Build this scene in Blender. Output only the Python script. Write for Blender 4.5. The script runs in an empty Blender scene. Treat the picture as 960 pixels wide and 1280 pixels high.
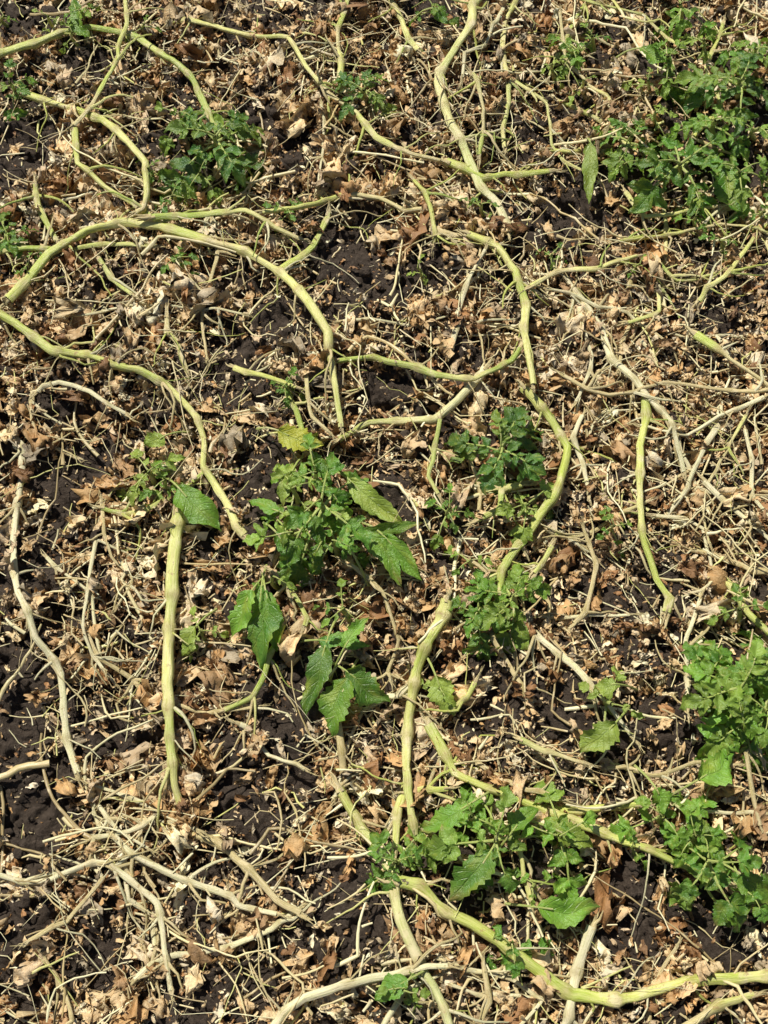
import bpy, math, numpy as np
from mathutils import Vector
rng=np.random.default_rng(7)
sc=bpy.context.scene
# ---------------------------------------------------------------- noise
def _h(ix,iy,iz,seed):
    n=(ix.astype(np.int64)*374761393+iy.astype(np.int64)*668265263+iz.astype(np.int64)*2147483647+seed*1274126177)&0xFFFFFFFF
    n=((n^(n>>13))*1274126177)&0xFFFFFFFF
    n=((n^(n>>16))*2246822519)&0xFFFFFFFF
    n=n^(n>>15)
    return (n&0xFFFFFF)/float(0xFFFFFF)*2-1
def noise(x,y,z=None,seed=0):
    x=np.asarray(x,float);y=np.asarray(y,float)
    z=np.zeros_like(x) if z is None else np.asarray(z,float)+np.zeros_like(x)
    xi=np.floor(x);yi=np.floor(y);zi=np.floor(z)
    fx=x-xi;fy=y-yi;fz=z-zi
    u=fx*fx*fx*(fx*(fx*6-15)+10);v=fy*fy*fy*(fy*(fy*6-15)+10);w=fz*fz*(3-2*fz)
    def c(a,b,d): return _h(xi+a,yi+b,zi+d,seed)
    def pl(d):
        a=c(0,0,d)*(1-u)+c(1,0,d)*u
        b=c(0,1,d)*(1-u)+c(1,1,d)*u
        return a*(1-v)+b*v
    if not np.any(fz): return pl(0)
    return pl(0)*(1-w)+pl(1)*w
def Hs(x,y):
    return 0.014*noise(x*3.1+5,y*3.1+2,seed=1)+0.009*noise(x*8+1,y*8+3,seed=2)
def H(x,y):
    wx=x+0.012*noise(x*30,y*30,seed=11);wy=y+0.012*noise(x*30+9,y*30,seed=12)
    h=Hs(x,y)+0.010*(1-2*np.abs(noise(wx*16,wy*16,seed=3)))-.004+0.013*(0.6-np.abs(noise(wx*38,wy*38,seed=4)))
    h=h+0.0050*noise(wx*90,wy*90,seed=5)+0.0028*noise(x*210,y*210,seed=6)
    return h
# ---------------------------------------------------------------- camera
CAM=np.array([0,-0.48,1.32]);FOV=math.radians(49.8)
fw=-CAM/np.linalg.norm(CAM);rt=np.array([1.,0,0]);up=np.cross(rt,fw)
cd=bpy.data.cameras.new("camera");co=bpy.data.objects.new("camera",cd);sc.collection.objects.link(co)
co.location=CAM;co.rotation_euler=Vector(fw).to_track_quat('-Z','Y').to_euler()
cd.sensor_fit='VERTICAL';cd.angle=FOV;cd.clip_start=0.01;cd.clip_end=500
sc.camera=co
def G(px,py,z=0.0):
    t=math.tan(FOV/2)/640
    d=fw+rt*((px-480)*t)+up*((640-py)*t)
    k=(z-CAM[2])/d[2]
    return CAM+d*k
def GH(px,py,lift):
    z=lift
    for _ in range(3):
        p=G(px,py,z);z=float(Hs(p[0],p[1]))+0.006+lift
    return G(px,py,z)
# ---------------------------------------------------------------- mesh builder
class B:
    def __init__(s): s.v=[];s.f=[];s.c=[];s.l=[];s.m=[];s.n=0
    def add(s,v,f,c,l=None,m=0):
        v=np.asarray(v,float);f=np.asarray(f,int);c=np.asarray(c,float)
        if c.ndim==1: c=np.tile(c,(len(v),1))
        if l is None: l=np.zeros((len(v),2))
        s.v.append(v);s.f.append(f+s.n);s.c.append(c);s.l.append(l);s.m.append(np.full(len(f),m,int));s.n+=len(v)
    def build(s,name,mats,smooth=True):
        v=np.concatenate(s.v);f=np.concatenate(s.f);c=np.concatenate(s.c);l=np.concatenate(s.l);m=np.concatenate(s.m)
        o0=v.mean(0);v=v-o0
        me=bpy.data.meshes.new(name)
        me.vertices.add(len(v));me.vertices.foreach_set("co",v.ravel())
        me.loops.add(f.size);me.loops.foreach_set("vertex_index",f.ravel())
        me.polygons.add(len(f));me.polygons.foreach_set("loop_start",np.arange(0,f.size,4))
        me.polygons.foreach_set("loop_total",np.full(len(f),4))
        me.polygons.foreach_set("material_index",m)
        me.update(calc_edges=True)
        me.polygons.foreach_set("use_smooth",np.full(len(f),smooth))
        a=me.attributes.new("col",'FLOAT_COLOR','POINT');a.data.foreach_set("color",np.hstack([np.clip(c,0,1),np.ones((len(c),1))]).ravel())
        a=me.attributes.new("lv",'FLOAT2','POINT');a.data.foreach_set("vector",l.ravel())
        for mt in mats: me.materials.append(mt)
        o=bpy.data.objects.new(name,me);o.location=o0;sc.collection.objects.link(o);return o
def gridf(nx,ny):
    i,j=np.meshgrid(np.arange(nx-1),np.arange(ny-1),indexing='ij')
    a=(i*ny+j).ravel();return np.stack([a,a+ny,a+ny+1,a+1],1)
def resample(P,step,smooth=.65):
    P=np.asarray(P,float);n=len(P)
    Q=np.vstack([2*P[0]-P[1],P,2*P[-1]-P[-2]]);out=[]
    for i in range(n-1):
        p0,p1,p2,p3=Q[i:i+4];L=np.linalg.norm(p2-p1);k=max(2,int(L/step))
        for t in np.arange(k)/k:
            cr=0.5*((2*p1)+(-p0+p2)*t+(2*p0-5*p1+4*p2-p3)*t*t+(-p0+3*p1-3*p2+p3)*t**3)
            out.append(cr*smooth+(p1+(p2-p1)*t)*(1-smooth))
    out.append(P[-1]);return np.array(out)
def tube(b,P,R,col,sides=8,m=0,ridge=0.0,l0=0.0,flat=1.0):
    n=len(P);T=np.gradient(P,axis=0);T/=np.linalg.norm(T,axis=1)[:,None]+1e-9
    N=np.zeros_like(P);a=np.array([0,0,1.]);
    if abs(T[0][2])>0.9:a=np.array([1.,0,0])
    x=np.cross(T[0],a);x/=np.linalg.norm(x)
    for i in range(n):
        x=x-T[i]*x.dot(T[i]);x/=np.linalg.norm(x)+1e-9;N[i]=x
    Bn=np.cross(T,N);th=np.arange(sides+1)/sides*2*np.pi
    th[-1]=0
    tw=(np.arange(n)*.045+l0)[:,None]
    rr=R[:,None]*(1+ridge*np.cos(th[None,:]*3+tw*3))
    V=P[:,None]+N[:,None]*(np.cos(th)[None,:]*rr)[...,None]+Bn[:,None]*(np.sin(th)[None,:]*rr*flat)[...,None]
    s=np.concatenate([[0],np.cumsum(np.linalg.norm(np.diff(P,axis=0),axis=1))])+l0
    lv=np.stack(np.broadcast_arrays(np.arange(sides+1)[None,:]/sides,s[:,None]),-1)
    c=np.asarray(col,float)
    c=np.repeat(c,sides+1,0) if c.ndim==2 else c
    b.add(V.reshape(-1,3),gridf(n,sides+1),c,lv.reshape(-1,2),m)
# ---------------------------------------------------------------- materials
def mat(name):
    m=bpy.data.materials.new(name);m.use_nodes=True;nt=m.node_tree
    for n in list(nt.nodes):nt.nodes.remove(n)
    return m,nt
def N(nt,t,**k):
    n=nt.nodes.new(t)
    for a,v in k.items():
        if a in n.inputs.keys(): n.inputs[a].default_value=v
        else: setattr(n,a,v)
    return n
def mapr(nt,src,a,b,c,d):
    n=N(nt,'ShaderNodeMapRange');nt.links.new(src,n.inputs[0])
    for i,v in zip((1,2,3,4),(a,b,c,d)):n.inputs[i].default_value=v
    return n.outputs[0]
def math_(nt,op,a,b=None):
    n=N(nt,'ShaderNodeMath',operation=op)
    for i,s in enumerate((a,b)):
        if s is None: continue
        if isinstance(s,(int,float)):n.inputs[i].default_value=s
        else:nt.links.new(s,n.inputs[i])
    return n.outputs[0]
def mixc(nt,f,a,b,mode='MIX'):
    n=N(nt,'ShaderNodeMix',data_type='RGBA',blend_type=mode)
    for i,s in ((0,f),(6,a),(7,b)):
        if isinstance(s,(int,float)):n.inputs[i].default_value=s
        elif isinstance(s,tuple):n.inputs[i].default_value=s+(1,)
        else:nt.links.new(s,n.inputs[i])
    return n.outputs[2]
def noiseN(nt,vec,scale,detail=4,rough=.6):
    n=N(nt,'ShaderNodeTexNoise');n.inputs['Scale'].default_value=scale;n.inputs['Detail'].default_value=detail;n.inputs['Roughness'].default_value=rough
    nt.links.new(vec,n.inputs['Vector']);return n.outputs['Fac']
def finish(nt,col,rough,bumpsrc,bs,bd,transl=0.0,tcol=None,spec=0.3):
    p=N(nt,'ShaderNodeBsdfPrincipled');nt.links.new(col,p.inputs['Base Color'])
    p.inputs['Roughness'].default_value=rough;p.inputs['Specular IOR Level'].default_value=spec
    bm=N(nt,'ShaderNodeBump');bm.inputs['Strength'].default_value=bs;bm.inputs['Distance'].default_value=bd
    nt.links.new(bumpsrc,bm.inputs['Height']);nt.links.new(bm.outputs[0],p.inputs['Normal'])
    out=N(nt,'ShaderNodeOutputMaterial')
    if transl>0:
        t=N(nt,'ShaderNodeBsdfTranslucent');nt.links.new(tcol or col,t.inputs['Color']);nt.links.new(bm.outputs[0],t.inputs['Normal'])
        mx=N(nt,'ShaderNodeMixShader');mx.inputs[0].default_value=transl
        nt.links.new(p.outputs[0],mx.inputs[1]);nt.links.new(t.outputs[0],mx.inputs[2]);nt.links.new(mx.outputs[0],out.inputs[0])
    else: nt.links.new(p.outputs[0],out.inputs[0])
def geo(nt): return N(nt,'ShaderNodeNewGeometry').outputs['Position']
def attr(nt,n): return N(nt,'ShaderNodeAttribute',attribute_name=n)
# soil
M_soil,nt=mat("soil");g=geo(nt)
n1=noiseN(nt,g,14,6);n2=noiseN(nt,g,160,8,.7);n3=noiseN(nt,g,900,4,.7)
c=mixc(nt,mapr(nt,n1,.35,.65,0,1),(0.056,0.038,0.026),(0.112,0.082,0.060))
c=mixc(nt,mapr(nt,n2,.46,.68,0,.8),c,(0.19,0.145,0.108))
c=mixc(nt,mapr(nt,n3,.62,.72,0,.6),c,(0.36,0.27,0.16))
finish(nt,c,0.72,math_(nt,'ADD',n2,math_(nt,'MULTIPLY',n3,.45)),1.0,.010,spec=.3)
# dry litter
M_dry,nt=mat("dry_leaf");g=geo(nt);a=attr(nt,"col").outputs['Color']
n1=noiseN(nt,g,90,5,.65);n2=noiseN(nt,g,420,5,.7)
c=mixc(nt,mapr(nt,n1,.3,.55,0,1),mixc(nt,1.0,a,(.80,.69,.54),'MULTIPLY'),a)
c=mixc(nt,mapr(nt,n2,.58,.76,0,.6),c,(0.20,0.115,0.045))
finish(nt,c,.46,math_(nt,'ADD',n1,math_(nt,'MULTIPLY',n2,.5)),.75,.004,0,spec=.5)
# stems
def stemmat(name,bd,dark):
    M,nt=mat(name);a=attr(nt,"col").outputs['Color'];lv=attr(nt,"lv").outputs['Vector'];g=geo(nt)
    sep=N(nt,'ShaderNodeSeparateXYZ');nt.links.new(lv,sep.inputs[0])
    cmb=N(nt,'ShaderNodeCombineXYZ')
    ang=math_(nt,'MULTIPLY',sep.outputs[0],6.28318)
    nt.links.new(math_(nt,'MULTIPLY',math_(nt,'COSINE',ang),2.2),cmb.inputs[0]);nt.links.new(math_(nt,'MULTIPLY',math_(nt,'SINE',ang),2.2),cmb.inputs[1]);nt.links.new(math_(nt,'MULTIPLY',sep.outputs[1],24.0),cmb.inputs[2])
    st=noiseN(nt,cmb.outputs[0],1.6,6,.72);n2=noiseN(nt,g,35,4);n3=noiseN(nt,g,500,4,.7);n4=noiseN(nt,g,110,5,.7)
    c=mixc(nt,mapr(nt,st,.38,.56,0,1),mixc(nt,1.0,a,(.80,.88,.60),'MULTIPLY'),mixc(nt,.26,a,(.93,.86,.48)))
    c=mixc(nt,mapr(nt,st,.59,.69,0,dark),c,(.42,.26,.10))
    c=mixc(nt,mapr(nt,n2,.57,.67,0,.6),c,(.82,.69,.42))
    c=mixc(nt,mapr(nt,n4,.60,.68,0,dark),c,(.42,.27,.12))
    c=mixc(nt,mapr(nt,n3,.62,.72,0,dark),c,(.18,.105,.045))
    finish(nt,c,.30,math_(nt,'ADD',st,math_(nt,'MULTIPLY',n3,.4)),.65,bd,.0,spec=.65)
    return M
M_stem=stemmat("vine_stem",.0030,.75);M_straw=stemmat("dry_straw",.0008,.2)
# green leaf
M_leaf,nt=mat("green_leaf");a=attr(nt,"col").outputs['Color'];lv=attr(nt,"lv").outputs['Vector'];g=geo(nt)
sep=N(nt,'ShaderNodeSeparateXYZ');nt.links.new(lv,sep.inputs[0])
ab=math_(nt,'ABSOLUTE',sep.outputs[0])
k=math_(nt,'FRACT',math_(nt,'SUBTRACT',math_(nt,'MULTIPLY',sep.outputs[1],6.5),math_(nt,'MULTIPLY',ab,1.5)))
k=math_(nt,'ABSOLUTE',math_(nt,'SUBTRACT',k,.5))
vein=math_(nt,'MAXIMUM',mapr(nt,k,.03,.09,1,0),mapr(nt,ab,.03,.08,1,0))
n1=noiseN(nt,g,60,5);n2=noiseN(nt,g,350,4)
c=mixc(nt,mapr(nt,n1,.35,.7,0,1),mixc(nt,1.0,a,(.75,.80,.7),'MULTIPLY'),mixc(nt,.22,a,(.46,.52,.08)))
c=mixc(nt,math_(nt,'MULTIPLY',vein,.25),c,(.30,.42,.11))
c=mixc(nt,mapr(nt,n2,.66,.76,0,.45),c,(.30,.22,.07))
h=math_(nt,'SUBTRACT',n2,math_(nt,'MULTIPLY',vein,.5))
tc=mixc(nt,.5,c,(.42,.62,.05))
finish(nt,c,.30,h,.6,.0028,.28,tc,spec=.65)
# ---------------------------------------------------------------- ground
u=np.linspace(-1,1,701);gx=np.sign(u)*(1.0*np.abs(u)+60*np.abs(u)**26)
X,Y=np.meshgrid(gx,gx,indexing='ij');r=np.maximum(np.abs(X),np.abs(Y));fade=np.clip((2.5-r)/1.2,0,1)
Z=Hs(X,Y)*(r<8)+(H(X,Y)-Hs(X,Y))*fade
b=B();b.add(np.stack([X,Y,Z],-1).reshape(-1,3),gridf(701,701),np.array([.05,.04,.03]));b.build("soil_ground",[M_soil])
# ---------------------------------------------------------------- vine traces
C={'g':(.38,.50,.045),'l':(.59,.63,.10),'y':(.83,.77,.29),'t':(.70,.53,.28),'w':(.90,.80,.56)}
vines=[
('g',11,[(-10,80),(40,55),(110,35),(165,48),(215,75),(240,100),(262,138),(275,165)]),
('l',11,[(30,115),(75,135),(130,148),(160,175),(182,200),(183,240),(175,270)]),
('l',9,[(90,160),(95,205),(130,235),(175,258),(205,285)]),
('ly',14,[(15,372),(60,320),(110,292),(160,282),(205,285),(250,298),(310,315),(345,340),(385,380),(412,415),(418,470),(420,535)]),
('ly',12,[(-15,380),(30,410),(60,435),(110,447),(180,465),(215,485),(250,520),(258,550),(255,585),(285,630),(303,668)]),
('g',9,[(190,268),(240,270),(310,268),(345,290),(372,300)]),
('l',10,[(350,335),(385,305),(410,262)]),
('y',9,[(215,28),(260,32),(320,40),(360,45),(385,80),(410,102)]),
('l',12,[(400,100),(440,130),(470,170),(510,192),(550,205)]),
('l',9,[(425,105),(424,60),(432,20),(440,-15)]),
('yw',13,[(608,-15),(590,20),(570,60),(552,105),(560,150),(580,190),(600,225),(620,250),(635,300)]),
('y',10,[(480,-15),(505,25),(525,65)]),
('l',12,[(560,200),(600,225),(630,215),(680,215)]),
('l',12,[(580,290),(620,310),(645,340),(660,385),(658,430),(655,480)]),
('l',13,[(655,480),(685,515),(712,560),(695,620),(665,670),(640,705),(625,740)]),
('y',10,[(690,685),(665,720)]),
('g',9,[(430,440),(480,455),(540,468),(590,468),(640,450),(655,435)]),
('wl',10,[(600,460),(570,500),(545,525),(500,530),(460,527),(420,543)]),
('g',7,[(545,530),(540,570),(533,590),(545,610)]),
('l',10,[(530,262),(480,245),(430,245),(380,258),(330,265)]),
('t',9,[(590,300),(555,290),(520,262)]),
('y',15,[(225,640),(218,700),(215,780),(210,850),(210,920),(222,985),(235,1020)]),
('t',9,[(235,1035),(275,1060),(310,1085),(345,1120),(375,1135)]),
('w',10,[(20,545),(25,600),(18,680),(20,740),(40,800),(75,845),(85,900),(95,960)]),
('t',6,[(35,490),(40,530),(85,575)]),
('g',10,[(348,785),(345,810),(330,850),(310,880),(285,890)]),
('ly',14,[(555,745),(535,790),(520,840),(515,900),(512,960),(515,1020),(520,1050)]),
('l',10,[(510,980),(500,1010),(495,1050)]),
('lw',12,[(425,990),(440,1025),(465,1060),(490,1095),(500,1150),(520,1195),(545,1240),(570,1295)]),
('l',14,[(495,1095),(545,1130),(590,1155),(630,1185),(680,1215),(720,1238),(790,1240),(860,1228),(980,1222)]),
('l',12,[(540,910),(570,965),(620,985),(680,1010),(730,1032),(790,1060),(850,1085),(900,1105)]),
('w',8,[(650,785),(690,815),(730,850),(760,885),(785,920)]),
('l',13,[(810,500),(800,560),(800,620),(805,680),(820,730),(840,760)]),
('w',9,[(700,345),(740,395),(770,450),(800,490),(840,530),(855,590)]),
('g',8,[(690,667),(740,665),(790,640),(810,625)]),
('w',9,[(900,500),(880,560),(855,600),(840,650)]),
('l',11,[(875,425),(920,450),(975,480)]),
('l',8,[(870,380),(905,345),(940,300),(965,270)]),
('y',8,[(665,355),(700,340),(760,330),(800,322)]),
('w',7,[(565,430),(570,395),(590,350),(612,320)]),
('l',10,[(205,388),(225,420),(230,460)]),
('l',9,[(45,230),(50,260),(75,300)]),
('l',8,[(95,160),(120,120),(150,75),(160,30),(150,-10)]),
('g',8,[(-10,318),(40,310),(90,312),(140,305),(200,308)]),
('w',8,[(-10,1100),(60,1105),(140,1080),(190,1130),(200,1190),(215,1240)]),
('w',8,[(140,1040),(190,1075),(240,1100),(300,1130),(350,1130)]),
('w',8,[(170,1225),(220,1195),(290,1180),(340,1160),(370,1130)]),
('w',9,[(320,1290),(380,1245),(440,1225),(510,1205),(560,1200)]),
('w',11,[(735,1165),(725,1215),(712,1290)]),
('l',11,[(860,1290),(900,1260),(945,1238)]),
('g',6,[(125,635),(180,640),(215,625),(240,605),(258,590)]),
('l',9,[(345,715),(370,750),(385,780)]),
('g',8,[(350,480),(375,510),(385,550)]),
('l',8,[(290,465),(330,470),(370,485)]),
('w',6,[(45,490),(80,480),(115,490),(160,525)]),
('w',7,[(885,600),(920,640),(970,690)]),
('w',6,[(940,540),(950,600),(965,660)]),
('t',7,[(700,470),(760,490),(820,485),(900,490),(970,490)]),
('y',7,[(830,260),(835,320),(820,390),(790,405)]),
('l',8,[(690,190),(730,180),(755,160)]),
('g',6,[(745,-10),(720,20),(700,60),(680,95)]),
('l',9,[(600,850),(585,875),(560,888)]),
('g',8,[(645,925),(680,945),(730,952)]),
('l',9,[(690,1010),(760,1008),(800,1003)]),
('t',6,[(110,790),(130,820),(180,870),(260,890),(310,875)]),
('w',5,[(130,650),(120,700),(108,780),(125,830)]),
('l',9,[(512,985),(558,990)]),
('t',9,[(425,900),(425,940),(428,990)]),
('t',7,[(970,720),(900,690),(860,680)]),
('l',9,[(900,720),(930,770),(960,800)]),
('l',6,[(640,1060),(655,1100),(668,1130)]),
('t',8,[(560,930),(600,960),(650,990),(700,995)]),
('w',8,[(480,880),(500,870),(520,850)]),
('g',7,[(120,330),(150,355),(165,365)]),
('w',7,[(725,520),(728,570),(735,620)]),
('w',6,[(85,930),(110,990),(150,1040),(180,1060)]),
('t',6,[(810,1290),(820,1230),(845,1190)]),
('l',7,[(860,170),(900,130),(880,80),(905,30)]),
('l',7,[(780,240),(810,270),(850,268),(900,260)]),
('l',6,[(770,300),(830,290),(900,280),(965,290)]),
('y',7,[(700,20),(710,70),(740,110),(770,130)]),
('y',8,[(640,-10),(632,60),(640,130),(635,180)]),
('l',8,[(590,90),(600,140),(598,200)]),
('w',6,[(420,1000),(430,940),(450,890),(500,870)]),
('t',7,[(950,950),(930,900),(940,1000),(945,1020)]),
('w',5,[(430,400),(500,402),(560,396),(640,405)]),
('w',4,[(405,130),(403,190),(395,245)]),
('t',5,[(40,1180),(90,1160),(130,1090)]),
('w',6,[(200,1010),(160,1040),(110,1060)]),
('l',8,[(380,470),(390,520),(410,545)]),
('g',8,[(640,600),(620,640),(600,650)]),
('w',5,[(690,360),(760,385),(800,410),(870,415),(930,420)]),('w',5,[(720,370),(735,440),(725,500)]),('t',6,[(790,340),(795,400),(770,460)]),
('w',6,[(960,500),(900,520),(860,540),(800,530)]),('y',6,[(930,520),(905,570),(880,620),(885,680)]),('w',5,[(830,500),(845,560),(870,610),(930,640)]),
('t',5,[(700,560),(760,560),(800,570)]),('w',5,[(820,640),(870,660),(890,720),(870,760)]),('w',5,[(690,770),(740,772),(785,778)]),
('t',5,[(120,640),(135,690),(160,720),(150,760)]),('w',5,[(60,700),(100,740),(120,800),(140,850)]),('w',6,[(300,900),(340,950),(380,960)]),
('w',6,[(240,1040),(200,1020),(150,1000),(110,985)]),('w',6,[(150,1060),(160,1120),(200,1150),(190,1200)]),('t',5,[(60,1190),(80,1240),(85,1290)]),
('w',6,[(480,1290),(500,1240),(540,1215)]),('w',5,[(570,1200),(640,1225),(680,1250),(650,1290)]),('t',6,[(600,1210),(610,1250),(590,1290)]),
('w',5,[(560,1235),(620,1240),(690,1255)]),('t',6,[(440,700),(480,740),(500,800),(490,850)]),('t',7,[(600,700),(610,760),(640,830),(660,870)]),
('t',6,[(260,260),(265,330),(255,400),(260,440)]),('w',4,[(100,390),(170,380),(240,385),(300,392)]),('t',6,[(720,780),(740,720),(735,660)]),
('y',5,[(640,100),(680,130),(690,180),(720,210)]),('l',6,[(700,130),(760,150),(800,190)]),('g',6,[(820,330),(850,350),(900,345)]),('y',6,[(730,0),(800,20),(850,60)]),
('w',6,[(860,890),(860,800),(880,750)]),('t',5,[(760,960),(820,970),(870,960),(920,970)]),('w',5,[(880,1010),(920,1020),(965,1020)]),
('w',6,[(575,95),(600,60),(625,30),(620,-10)]),('l',7,[(520,220),(535,260),(545,300)]),('w',5,[(350,60),(300,80),(270,70)]),('t',7,[(600,640),(590,600),(575,560)]),
]
VP=[]
for ty,w,pts in vines:
    q=resample(np.array([[*G(x,y,.01)[:2],w] for x,y in pts]),.01);VP.append(q)
VP=np.concatenate(VP)
# ---------------------------------------------------------------- density map
bare=[(290,60,36),(330,160,36),(20,220,48),(150,370,48),(320,490,48),(430,315,58),(60,640,48),(30,890,64),(150,800,50),(450,385,58),(10,560,42),
(160,1090,50),(50,1200,58),(400,1130,68),(440,1175,48),(330,590,34),(720,740,54),(760,580,38),(700,270,40),(370,880,38),(825,650,30),(580,960,32),
(780,1150,64),(900,1140,44),(620,900,34),(300,940,40),(520,345,44),(950,1180,44),(650,30,28),(40,1040,58),(200,180,38),(110,90,45),(60,600,44),(30,830,48),
(900,600,28),(590,1130,34),(670,1100,50),(470,930,34),(240,700,28),(90,480,38),(560,690,30),(470,240,24),(100,720,46),(20,960,46),(110,1200,46),(330,1200,40),(140,900,42),
(390,200,34),(540,110,28),(350,400,34),(290,1000,34),(700,900,32),(850,820,30),(480,500,28),(60,180,34),(100,1000,36),(250,1200,32),(490,620,30),(640,830,28)]
bp=np.array([[*G(x,y)[:2],rr*.001] for x,y,rr in bare])
def dens(x,y,k=.93):
    d=np.ones_like(x)
    for a,b_,r_ in bp:
        q=((x-a)**2+(y-b_)**2)/(r_*1.05)**2
        d*=1-k*np.exp(-q**2)
    n=noise(x*14,y*14,seed=21)+.6*noise(x*40,y*40,seed=22)
    return d*np.clip(.64+n*1.15,0.05,1)
XR,Y0,Y1=.80,-.82,.92
def scatter(n,k=.93):
    x=rng.uniform(-XR,XR,n);y=rng.uniform(Y0,Y1,n)
    kk=rng.random(n)<dens(x,y,k);return x[kk],y[kk]
def near(n,s):
    i=rng.integers(0,len(VP),n);return VP[i,0]+rng.normal(0,s,n),VP[i,1]+rng.normal(0,s,n)
# ---------------------------------------------------------------- dry leaf litter
PAL=np.array([[.82,.60,.33],[.70,.49,.25],[.92,.75,.48],[.58,.37,.16],[.38,.20,.08],[.78,.57,.31],[.62,.47,.29],[.94,.80,.55],[.46,.29,.14],[.60,.37,.16],[.84,.66,.38],[.26,.14,.06],[.5,.41,.27]])
def variants(K,nx,ny,curl,amp,nar=(.45,1)):
    out=[]
    s,t=np.meshgrid(np.linspace(-1,1,nx),np.linspace(-1,1,ny),indexing='ij')
    for k in range(K):
        o=rng.uniform(0,100,3);tt=(t+1)/2
        w=(np.clip(tt+.03,0,1)**.5*np.clip(1.03-tt,0,1)**.6)*1.35*rng.uniform(*nar)
        w=w*(1+.65*noise(t*4+o[0],np.sign(s)*2+o[1],seed=30))
        x=s*w;y=t*1.0+.22*noise(s*2.5+o[0],t*2.5+o[2],seed=31)
        x=x+.26*noise(t*1.8+o[2],s*2+o[0],seed=32)
        z=amp*(1-2*np.abs(noise(x*1.8+o[0],y*1.8+o[1],seed=33)))+amp*.8*(1-2*np.abs(noise(x*4+o[1],y*4+o[2],seed=34)))+amp*.45*noise(x*8,y*8+o[0],seed=35)
        kx=rng.uniform(-1,1)*curl;ky=rng.uniform(-1,1)*curl
        R=1/(abs(kx)+.05);x2=R*np.sin(x/R);z2=z+np.sign(kx)*R*(1-np.cos(x/R))
        R=1/(abs(ky)+.05);y2=(R-z2*np.sign(ky))*np.sin(y/R);z3=z2*np.cos(y/R)+np.sign(ky)*R*(1-np.cos(y/R))
        P=np.stack([x2,y2,z3],-1).reshape(-1,3);P-=P.mean(0);out.append(P)
    return np.array(out)
def place(b,V,nx,ny,x,y,size,tilt,lift,colj=.14,pal=PAL):
    n=len(x);vi=rng.integers(0,len(V),n);P=V[vi]*size[:,None,None]
    az=rng.uniform(0,2*np.pi,n);ti=rng.normal(0,tilt,n);ro=rng.uniform(0,2*np.pi,n)
    def rz(P,a):
        c,s=np.cos(a)[:,None],np.sin(a)[:,None];return np.stack([P[...,0]*c-P[...,1]*s,P[...,0]*s+P[...,1]*c,P[...,2]],-1)
    P=rz(P,ro);c,s=np.cos(ti)[:,None],np.sin(ti)[:,None]
    P=np.stack([P[...,0],P[...,1]*c-P[...,2]*s,P[...,1]*s+P[...,2]*c],-1);P=rz(P,az)
    z=H(x,y)+lift;P=P+np.stack([x,y,z],-1)[:,None]
    g_=H(P[...,0],P[...,1]);P[...,2]=np.maximum(P[...,2],g_+.0005)
    col=pal[rng.integers(0,len(pal),n)]*rng.normal(1,colj,n)[:,None].clip(.5,1.2)
    F=gridf(nx,ny);k=nx*ny
    Fa=(F[None]+(np.arange(n)*k)[:,None,None]).reshape(-1,4)
    b.add(P.reshape(-1,3),Fa,np.repeat(col,k,0))
b=B()
V1=variants(56,10,13,2.9,.34,(.4,1.0))
x,y=scatter(7200);place(b,V1,10,13,x,y,rng.lognormal(math.log(.0152),.42,len(x)).clip(.007,.034),.5,rng.uniform(.001,.011,len(x)))
x,y=near(1700,.022);place(b,V1,10,13,x,y,rng.lognormal(math.log(.0130),.35,len(x)).clip(.006,.025),.6,rng.uniform(.003,.021,len(x)))
V2=variants(40,4,6,1.6,.34,(.2,.8))
x,y=scatter(60000);place(b,V2,4,6,x,y,rng.lognormal(math.log(.0043),.45,len(x)).clip(.0015,.011),.55,rng.uniform(0,.008,len(x)),.2)
x,y=near(8000,.022);place(b,V2,4,6,x,y,rng.lognormal(math.log(.0042),.4,len(x)).clip(.0015,.010),.6,rng.uniform(0,.018,len(x)),.2)
n=13000;x=rng.uniform(-XR,XR,n);y=rng.uniform(Y0,Y1,n)
place(b,V2,4,6,x,y,rng.lognormal(math.log(.0024),.4,n).clip(.001,.006),.4,rng.uniform(0,.002,n),.2)
b.build("dry_leaf_litter",[M_dry])
# soil clods
b=B();s_,t_=np.meshgrid(np.linspace(0,2*np.pi,10),np.linspace(0.02,np.pi-.02,8),indexing='ij')
S=np.stack([np.cos(s_)*np.sin(t_),np.sin(s_)*np.sin(t_),np.cos(t_)],-1).reshape(-1,3)
CV=[]
for k in range(20):
    o=rng.uniform(0,50);d=1+.5*noise(S[:,0]*1.5+o,S[:,1]*1.5,S[:,2]*1.5,seed=40)+.3*noise(S[:,0]*3+o,S[:,1]*3,S[:,2]*3,seed=41);CV.append(S*d[:,None]*np.array([1,rng.uniform(.7,1),.7]))
n=8500;x=rng.uniform(-XR,XR,n);y=rng.uniform(Y0,Y1,n)
place(b,np.array(CV),10,8,x,y,rng.lognormal(math.log(.0030),.62,n).clip(.001,.016),.2,np.full(n,.0002))
b.build("soil_clods",[M_soil])
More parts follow.
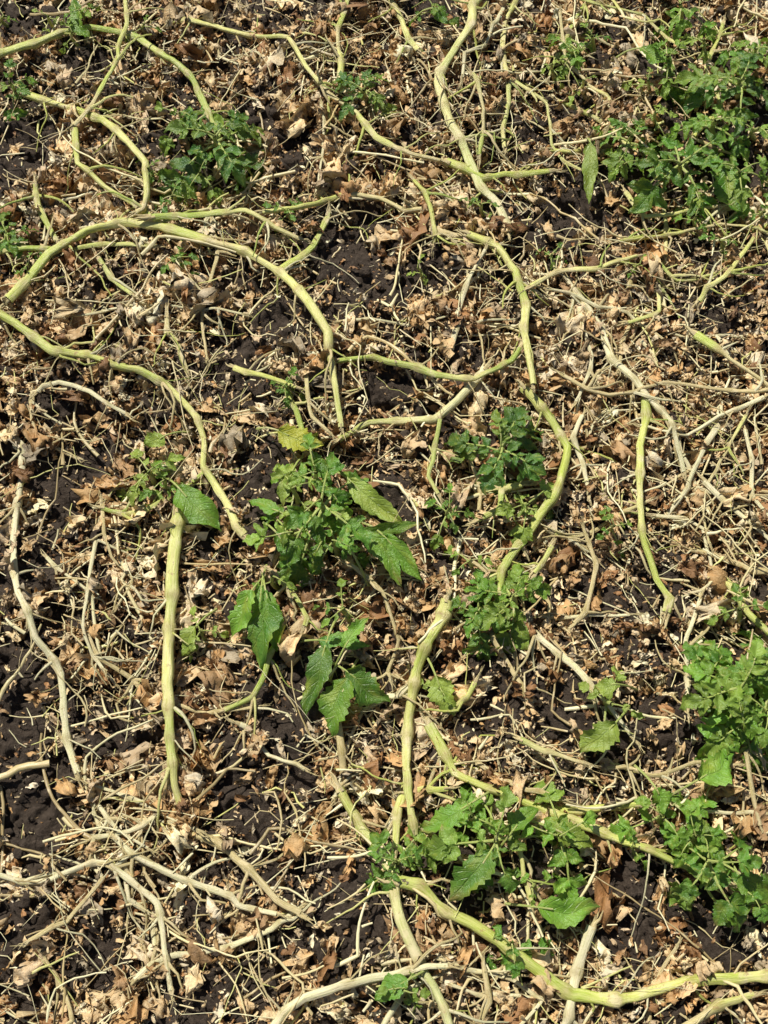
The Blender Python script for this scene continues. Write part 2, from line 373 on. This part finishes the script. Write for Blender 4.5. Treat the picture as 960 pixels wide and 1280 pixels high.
# ---------------------------------------------------------------- thin dry stems
DST=np.array([[.82,.67,.40],[.76,.59,.33],[.92,.81,.56],[.60,.42,.20],[.40,.26,.12],[.90,.78,.51],[.68,.64,.2],[.66,.49,.27]])
b=B()
def straw(b,x,y,L,r,az,pal,lift,bendy=.25,sides=5):
    n=max(4,int(L/.011));P=np.zeros((n,3));p=np.array([x,y]);lf=lift;sl=rng.normal(0,.14)
    for i in range(n):
        P[i,:2]=p;P[i,2]=Hs(p[0],p[1])+.010+lf
        p=p+np.array([math.cos(az),math.sin(az)])*L/n;az+=rng.normal(0,bendy)
        if rng.random()<.09: az+=rng.choice([-1,1])*rng.uniform(.4,1.2)
        lf=min(max(lf+sl*L/n+rng.normal(0,.0012),-.004),.024)
    R=r*np.linspace(1,.55,n)*(1+.15*rng.normal(size=n))
    c=pal[rng.integers(0,len(pal))]*rng.uniform(.75,1.1)
    tube(b,P,R,c,sides)
x,y=scatter(6800,.75)
for i in range(len(x)):
    L=rng.lognormal(math.log(.032),.65);straw(b,x[i],y[i],min(L,.2),rng.lognormal(math.log(.00075),.45),rng.uniform(0,6.28),DST,rng.uniform(-.003,.009),rng.choice([.05,.16,.35]),4)
x,y=near(2000,.03)
for i in range(len(x)):
    L=rng.lognormal(math.log(.045),.6);straw(b,x[i],y[i],min(L,.2),rng.lognormal(math.log(.0009),.45),rng.uniform(0,6.28),DST,rng.uniform(0,.017),rng.choice([.05,.16,.35]),5)
n=270;x,y=rng.uniform(-XR,XR,n),rng.uniform(Y0,Y1,n)
for i in range(n):
    straw(b,x[i],y[i],rng.uniform(.06,.22),rng.uniform(.0011,.0028),rng.uniform(0,6.28),DST[:6],rng.uniform(0,.012),.13,6)
n=25
for i in range(n):
    q=G(rng.uniform(-20,420),rng.uniform(950,1300));straw(b,q[0],q[1],rng.uniform(.06,.2),rng.uniform(.0010,.0022),rng.uniform(-.9,.9),DST[:6],rng.uniform(.004,.015),.14,6)
b.build("dry_straw_litter",[M_straw])
# ---------------------------------------------------------------- vines
rng2=np.random.default_rng(3)
for vi,(ty,w,pts) in enumerate(vines):
    ph=rng2.uniform(0,50);base=(.016 if ty[0] in 'tw' else .0205)+.0006*(w-8)
    P=np.array([GH(x,y,max(.001,base+.012*float(noise(np.array([i*.7+ph]),np.array([.3]),seed=50)[0]))) for i,(x,y) in enumerate(pts)])
    P=resample(P,.0042,.20);n=len(P)
    s=np.arange(n)
    nodes=[rng2.integers(4,10)]
    while nodes[-1]+10<n: nodes.append(nodes[-1]+int(rng2.integers(8,22)))
    nodes=np.array([k for k in nodes if k<n-1]) if n>8 else np.array([n//2])
    kx=np.concatenate([[0],nodes,[n-1]])
    for ax,am in ((0,.0042),(1,.0042),(2,.0024)):
        P[:,ax]+=np.interp(s,kx,rng2.normal(0,am*(1.15 if ty[0] in 'tw' else 1),len(kx)))
    P[:,0]+=.0007*noise(s*.3+ph,s*0+1,seed=51);P[:,1]+=.0007*noise(s*.3+ph,s*0+5,seed=52)
    seg=np.searchsorted(nodes,s)
    rs=rng2.uniform(.76,1.18,len(nodes)+1);cs_=rng2.uniform(.80,1.08,len(nodes)+1)
    R=np.full(n,w*.00044)*np.convolve(np.pad(rs[seg],2,'edge'),np.ones(5)/5,'valid')*(1+.10*noise(s*.3+ph,s*0,seed=55))
    R*=np.linspace(1.08,.82,n)
    for k in nodes: R*=1+rng2.uniform(.25,.5)*np.exp(-((s-k)/1.5)**2)
    ca=np.array(C[ty[0]]);cb=np.array(C[ty[-1]])
    q=s/(n-1);c=(ca*(1-q)[:,None]+cb*q[:,None])*cs_[seg][:,None]
    nn=noise(s*.08+ph,s*0,seed=56)
    if ty[0] in 'gly':
        c=c*(1-np.clip(nn,0,1)[:,None]*.9)+np.array(C['y'])*np.clip(nn,0,1)[:,None]*.9;c=c*(1-np.clip(-nn,0,1)[:,None]*.75)+np.array(C['g'])*np.clip(-nn,0,1)[:,None]*.75
        dry=np.clip(noise(s*.055+ph*2,s*0,seed=57)*4-1.4,0,1)[:,None]*.9;c=c*(1-dry)+np.array([.74,.58,.32])*dry;R=R*(1-.25*dry[:,0])
    for k in nodes:
        e=np.exp(-((s-k)/1.6)**2)[:,None]*.65;c=c*(1-e)+np.array([.40,.28,.11])*e
    b=B();tube(b,P,R,c,12,0,.12,ph,rng2.uniform(.6,.92))
    for e,d in ((0,-1),(n-1,1)):
        t=P[e]-P[e-d*2];t/=np.linalg.norm(t)+1e-9
        for _ in range(6):
            q0=P[e]-t*.004+rng2.normal(0,.3,3)*R[e];L=rng2.uniform(.010,.026)
            Q=np.array([q0+t*L*k/3+rng2.normal(0,.002,3)*k/3 for k in range(4)]);tube(b,Q,R[e]*np.array([.65,.5,.3,.1])*rng2.uniform(.6,1),np.array(C['t'])*rng2.uniform(.6,1.1),5)
    for k in nodes:
        for _ in range(rng2.integers(1,4)):
            t=P[min(k+1,n-1)]-P[max(k-1,0)];az=math.atan2(t[1],t[0])+rng2.choice([-1,1])*rng2.uniform(.3,1.4)
            L=rng2.uniform(.015,.11);m_=max(4,int(L/.008));Q=[P[k].copy()];zz=P[k][2];vz=rng2.uniform(-.3,.5)
            for i in range(m_):
                p=Q[-1]+np.array([math.cos(az),math.sin(az),vz])*L/m_;az+=rng2.normal(0,.18)
                if rng2.random()<.12: az+=rng2.normal(0,.8)
                vz-=.14;p[2]=max(p[2],float(Hs(p[0],p[1]))+.013);Q.append(p)
            cc=C[rng2.choice(list('gltwytl' if ty[0] in 'gly' else 'twt'))]
            tube(b,np.array(Q),np.linspace(1,.4,len(Q))*rng2.uniform(.0008,.0025),np.array(cc)*rng2.uniform(.75,1.0),6)
    b.build("potato_vine",[M_stem])
# ---------------------------------------------------------------- green leaves
TONE={'d':(.065,.205,.038),'m':(.12,.31,.042),'b':(.20,.42,.05),'p':(.40,.53,.10),'y':(.64,.62,.07)}
def leaflet(b,base,d,nrm,L,W,col,fold=.35,droop=.25,twist=0):
    d=d/np.linalg.norm(d);side=np.cross(d,nrm);side/=np.linalg.norm(side)+1e-9;nr=np.cross(side,d)
    cs,sn=math.cos(twist),math.sin(twist);side,nr=side*cs+nr*sn,nr*cs-side*sn
    nx,ny=9,17;s,t=np.meshgrid(np.linspace(-1,1,nx),np.linspace(0,1,ny),indexing='ij')
    o=rng2.uniform(0,99)
    w=W*((t+.004)**.6*(1.002-t)**.85)/.38*(1+.20*noise(t*8+o,np.sign(s)*3,seed=60)+.12*np.sin(t*50+o)*np.abs(s))
    x=s*w;z=fold*np.abs(x)-droop*L*t*t+.026*L*np.sin((6.5*t-1.5*np.abs(s))*2*np.pi)*np.abs(s)**.7*(1-t*.6)+.10*W*noise(s*1.6+o,t*3,seed=61)*2+.28*W*np.sin(t*11+o+np.sign(s))*s*s
    yy=t*L*(1-.15*droop)+.06*L*noise(s+o,t*2,seed=62)*t;x=x+.35*W*noise(t*2.2+o,s*0+1,seed=63)*t*2
    V=base+x[...,None]*side+yy[...,None]*d+z[...,None]*nr
    c=np.array(col)*rng2.uniform(.72,1.28);C_=np.tile(c,(nx*ny,1));
    e=(np.clip(noise(s*3+o,t*3,seed=64),0,1)**2*.9).reshape(-1,1);C_=C_*(1-e)+np.array([.42,.47,.07])*e
    if rng2.random()<.22:
        e=(np.clip((t-.72)*4,0,1)*np.clip(noise(s*2+o,t*5,seed=65)+.4,0,1)).reshape(-1,1);C_=C_*(1-e)+np.array([.46,.32,.12])*e
    b.add(V.reshape(-1,3),gridf(nx,ny),C_,np.stack([s,t],-1).reshape(-1,2),1)
def compound(b,base,az,el,L,col,pairs=3,wr=.30,droop=1.0):
    n=10;P=[base.copy()];e=el
    for i in range(n):
        P.append(P[-1]+np.array([math.cos(az)*math.cos(e),math.sin(az)*math.cos(e),math.sin(e)])*L*.68/n);e-=droop*rng2.uniform(.05,.12);az+=rng2.normal(0,.07)
    P=np.array(P);tube(b,P,np.linspace(.0016,.0008,len(P))*max(.6,min(1.4,L/.06)),np.array([.40,.50,.09]),6,0)
    up_=np.array([0,0,1.])
    for j in range(pairs):
        f=.38+.52*j/max(1,pairs-1) if pairs>1 else .6;k=int(f*n);t=P[k+1]-P[k-1];t/=np.linalg.norm(t)
        sd=np.cross(t,up_);sd/=np.linalg.norm(sd)+1e-9;nr=np.cross(sd,t)
        LL=L*(.28+.14*j/pairs)*rng2.uniform(.7,1.2)
        for sg in (-1,1):
            if rng2.random()<.06: continue
            d=t*rng2.uniform(.45,.9)+sg*sd+nr*rng2.uniform(-.1,.35)
            leaflet(b,P[k],d,nr+rng2.normal(0,.2,3),LL,LL*wr,col,rng2.uniform(.1,.6),rng2.uniform(.0,.45),rng2.normal(0,.3))
    t=P[-1]-P[-2];t/=np.linalg.norm(t);sd=np.cross(t,up_);nr=np.cross(sd,t)
    leaflet(b,P[-1],t,nr,L*.45,L*.45*wr*1.1,col,rng2.uniform(.15,.6),rng2.uniform(.05,.4),rng2.normal(0,.25))
shoots=[ # x,y,r,n,tone,pairs,widthratio,height
(268,170,84,8,'d',3,.28,.035),(250,215,42,5,'m',2,.30,.02),(225,140,40,4,'m',2,.28,.02),
(400,625,80,6,'m',2,.26,.05),(365,665,60,5,'b',2,.25,.03),(415,675,55,4,'m',2,.27,.04),(395,590,50,4,'b',2,.27,.05),(365,610,40,4,'p',2,.25,.03),
(628,560,68,9,'d',3,.27,.04),(640,745,60,8,'b',3,.28,.03),(600,760,48,6,'m',3,.28,.02),(768,657,30,5,'m',1,.33,.02),
(495,1078,42,8,'m',3,.27,.025),(620,1050,64,6,'m',2,.34,.03),(700,1045,56,5,'b',2,.35,.02),(640,1180,40,4,'m',2,.3,.015),(590,1020,40,4,'b',2,.32,.03),
(828,1020,48,5,'b',2,.33,.02),(885,1075,64,7,'m',2,.33,.03),(935,1115,46,6,'m',2,.34,.02),(870,1045,40,5,'b',2,.32,.03),
(925,860,75,8,'b',3,.30,.04),(960,890,60,6,'b',2,.3,.03),(925,762,38,4,'m',1,.33,.03),(890,840,45,5,'m',3,.3,.02),(930,910,50,6,'b',3,.28,.03),(955,830,50,5,'m',3,.28,.03),
(850,205,78,7,'m',3,.24,.035),(925,100,70,7,'d',3,.26,.04),(895,150,52,5,'b',3,.25,.04),(835,70,46,5,'b',2,.26,.03),(790,170,52,5,'m',3,.23,.03),
(925,215,60,6,'m',2,.28,.03),(945,60,54,6,'m',3,.26,.03),(850,5,54,5,'b',2,.26,.03),(715,60,42,5,'b',2,.23,.02),(740,45,38,4,'m',2,.23,.02),
(455,112,45,7,'d',3,.26,.02),(602,255,28,4,'m',1,.3,.02),(360,262,30,4,'m',1,.3,.015),(222,322,32,5,'m',2,.26,.01),(10,292,48,6,'m',2,.28,.02),
(12,103,36,5,'m',2,.26,.02),(690,318,22,4,'m',2,.25,.01),(358,480,28,5,'m',2,.26,.015),(505,1238,38,5,'m',1,.33,.015),(562,635,34,6,'m',2,.26,.01),
(765,880,45,4,'p',1,.34,.02),(185,590,52,5,'p',2,.28,.015),(205,600,40,4,'b',2,.26,.015),(522,335,22,3,'p',1,.3,.01),(100,12,28,3,'b',1,.4,.02),
(545,5,36,4,'m',1,.33,.02),(660,630,46,5,'p',2,.28,.02),(185,210,28,4,'b',1,.28,.01),(90,40,24,3,'b',1,.3,.015),(250,790,34,4,'p',1,.3,.01),
(430,760,36,4,'m',1,.28,.02),(590,700,30,3,'b',1,.3,.02),(780,205,34,4,'b',2,.25,.02),(900,300,28,4,'m',1,.3,.01),(340,720,34,3,'b',1,.28,.02),(870,270,28,4,'b',2,.23,.02),
(215,245,34,4,'m',1,.28,.015),(665,1110,28,3,'b',1,.35,.015),(800,330,20,3,'b',1,.3,.01),(730,100,28,3,'p',1,.28,.02),(820,140,34,4,'p',2,.23,.03),
(880,50,32,4,'p',2,.24,.03),(690,80,28,3,'p',1,.25,.02),(810,100,28,3,'p',2,.25,.02),(870,240,28,4,'p',2,.22,.02),(950,160,40,4,'b',2,.25,.03),(35,330,26,4,'b',1,.25,.01),(60,20,26,3,'p',1,.3,.01),
(180,30,24,3,'b',1,.28,.01),(5,20,28,3,'b',1,.28,.01),(955,265,32,4,'m',2,.26,.02),(550,860,30,3,'p',1,.32,.01),(790,1060,26,3,'b',1,.3,.01)]
for (x,y,r,n,tone,pairs,wr,hh) in shoots:
    b=B();hh+=.016;g0=GH(x,y,hh*.5);g0[2]=Hs(g0[0],g0[1])+.004
    top=GH(x,y,hh+.01);st=resample(np.array([g0+np.array([.006,-.01,0]),(g0+top)/2+rng2.normal(0,.003,3),top]),.006)
    tube(b,st,np.linspace(.0032,.002,len(st))*min(1.3,r/45+.3),np.array([.40,.50,.10]),8,0)
    a0=rng2.uniform(0,6.28)
    for i in range(n):
        f=i/max(1,n-1);k=int((.5+.5*f)*(len(st)-1));el=.05+.8*f*rng2.uniform(.5,1.2)
        tn=np.array(TONE[tone])*rng2.uniform(.75,1.15)
        if rng2.random()<.28: tn=tn*.5+np.array(TONE['p'])*.5
        compound(b,st[k],a0+i*2.399+rng2.normal(0,.35),el,r*.00128*(1.0-.35*f)*rng2.uniform(.75,1.2),tn,pairs,wr*rng2.uniform(.85,1.2),1.1)
    b.build("potato_plant",[M_stem,M_leaf])
singles=[((222,608),(268,660),22,'b'),((327,733),(318,828),25,'m'),((315,738),(288,792),17,'b'),((332,738),(347,806),13,'b'),
((408,803),(383,888),16,'m'),((435,848),(408,916),21,'b'),((432,838),(482,876),20,'m'),((398,800),(458,806),11,'m'),((430,810),(455,770),10,'b'),
((435,598),(495,658),16,'p'),((455,663),(502,722),14,'b'),((478,668),(524,718),14,'b'),((430,672),(528,652),10,'b'),((390,565),(408,605),12,'m'),
((350,640),(310,625),10,'b'),((345,665),(370,700),12,'m'),((365,590),(352,630),10,'p'),((400,680),(385,715),10,'b'),((420,640),(445,655),9,'p'),((440,690),(418,660),9,'b'),
((672,1134),(748,1144),18,'b'),((614,1063),(573,1128),20,'m'),((590,1003),(530,1042),17,'b'),((690,1035),(740,1058),15,'p'),((640,1040),(665,1005),14,'b'),
((872,975),(920,945),20,'b'),((770,903),(733,942),18,'p'),((348,538),(398,562),18,'y'),((738,178),(742,242),12,'p'),((905,210),(925,268),24,'m'),
((868,1028),(905,1078),18,'b'),((925,1092),(968,1130),18,'b'),((545,845),(562,892),17,'p'),((245,783),(222,815),12,'p'),((770,855),(745,858),14,'p'),
((92,0),(103,45),14,'b'),((800,60),(835,80),15,'b'),((205,545),(185,560),14,'p'),
((540,10),(560,25),12,'m'),((510,1225),(470,1245),14,'m'),((820,985),(835,1015),14,'b')]
for (a,c_,w,tone) in singles:
    b=B();lf=rng2.uniform(.030,.050);p=GH(*a,lf);q=GH(*c_,lf-.006)
    d=q-p;L=np.linalg.norm(d);nr=np.array([rng2.normal(0,.15)-.1,rng2.normal(0,.15)+.1,1.])
    g0=p-d/L*.035;g0[2]=Hs(g0[0],g0[1])+.012
    Q=resample(np.array([g0,(g0+p)/2+np.array([0,0,.006]),p,p+d*.25]),.006)
    tube(b,Q,np.linspace(.0018,.0010,len(Q)),np.array([.40,.48,.10]),6,0)
    leaflet(b,p,d,nr,L*1.08,w*.00088,TONE[tone],rng2.uniform(.1,.4),rng2.uniform(.05,.2),rng2.normal(0,.15))
    b.build("potato_leaf",[M_stem,M_leaf])
# ---------------------------------------------------------------- light
el=math.radians(55);d=np.array([.55,-.84]);d/=np.linalg.norm(d)
dirv=Vector((d[0]*math.cos(el),d[1]*math.cos(el),-math.sin(el)))
sl=bpy.data.lights.new("sun",'SUN');sl.energy=5.0;sl.angle=math.radians(.5);sl.color=(1,.96,.87)
so=bpy.data.objects.new("sun",sl);so.rotation_euler=dirv.to_track_quat('-Z','Y').to_euler();so.location=(-1,1,3);sc.collection.objects.link(so)
w=bpy.data.worlds.new("World");sc.world=w;w.use_nodes=True;nt=w.node_tree;sk=nt.nodes.new('ShaderNodeTexSky');sk.sky_type='NISHITA';sk.sun_disc=False
sk.sun_elevation=el;sk.sun_rotation=math.atan2(-d[0],-d[1])
nt.links.new(sk.outputs[0],nt.nodes['Background'].inputs[0]);nt.nodes['Background'].inputs[1].default_value=.05
sc.view_settings.view_transform='Standard';sc.view_settings.look='None';sc.view_settings.exposure=0
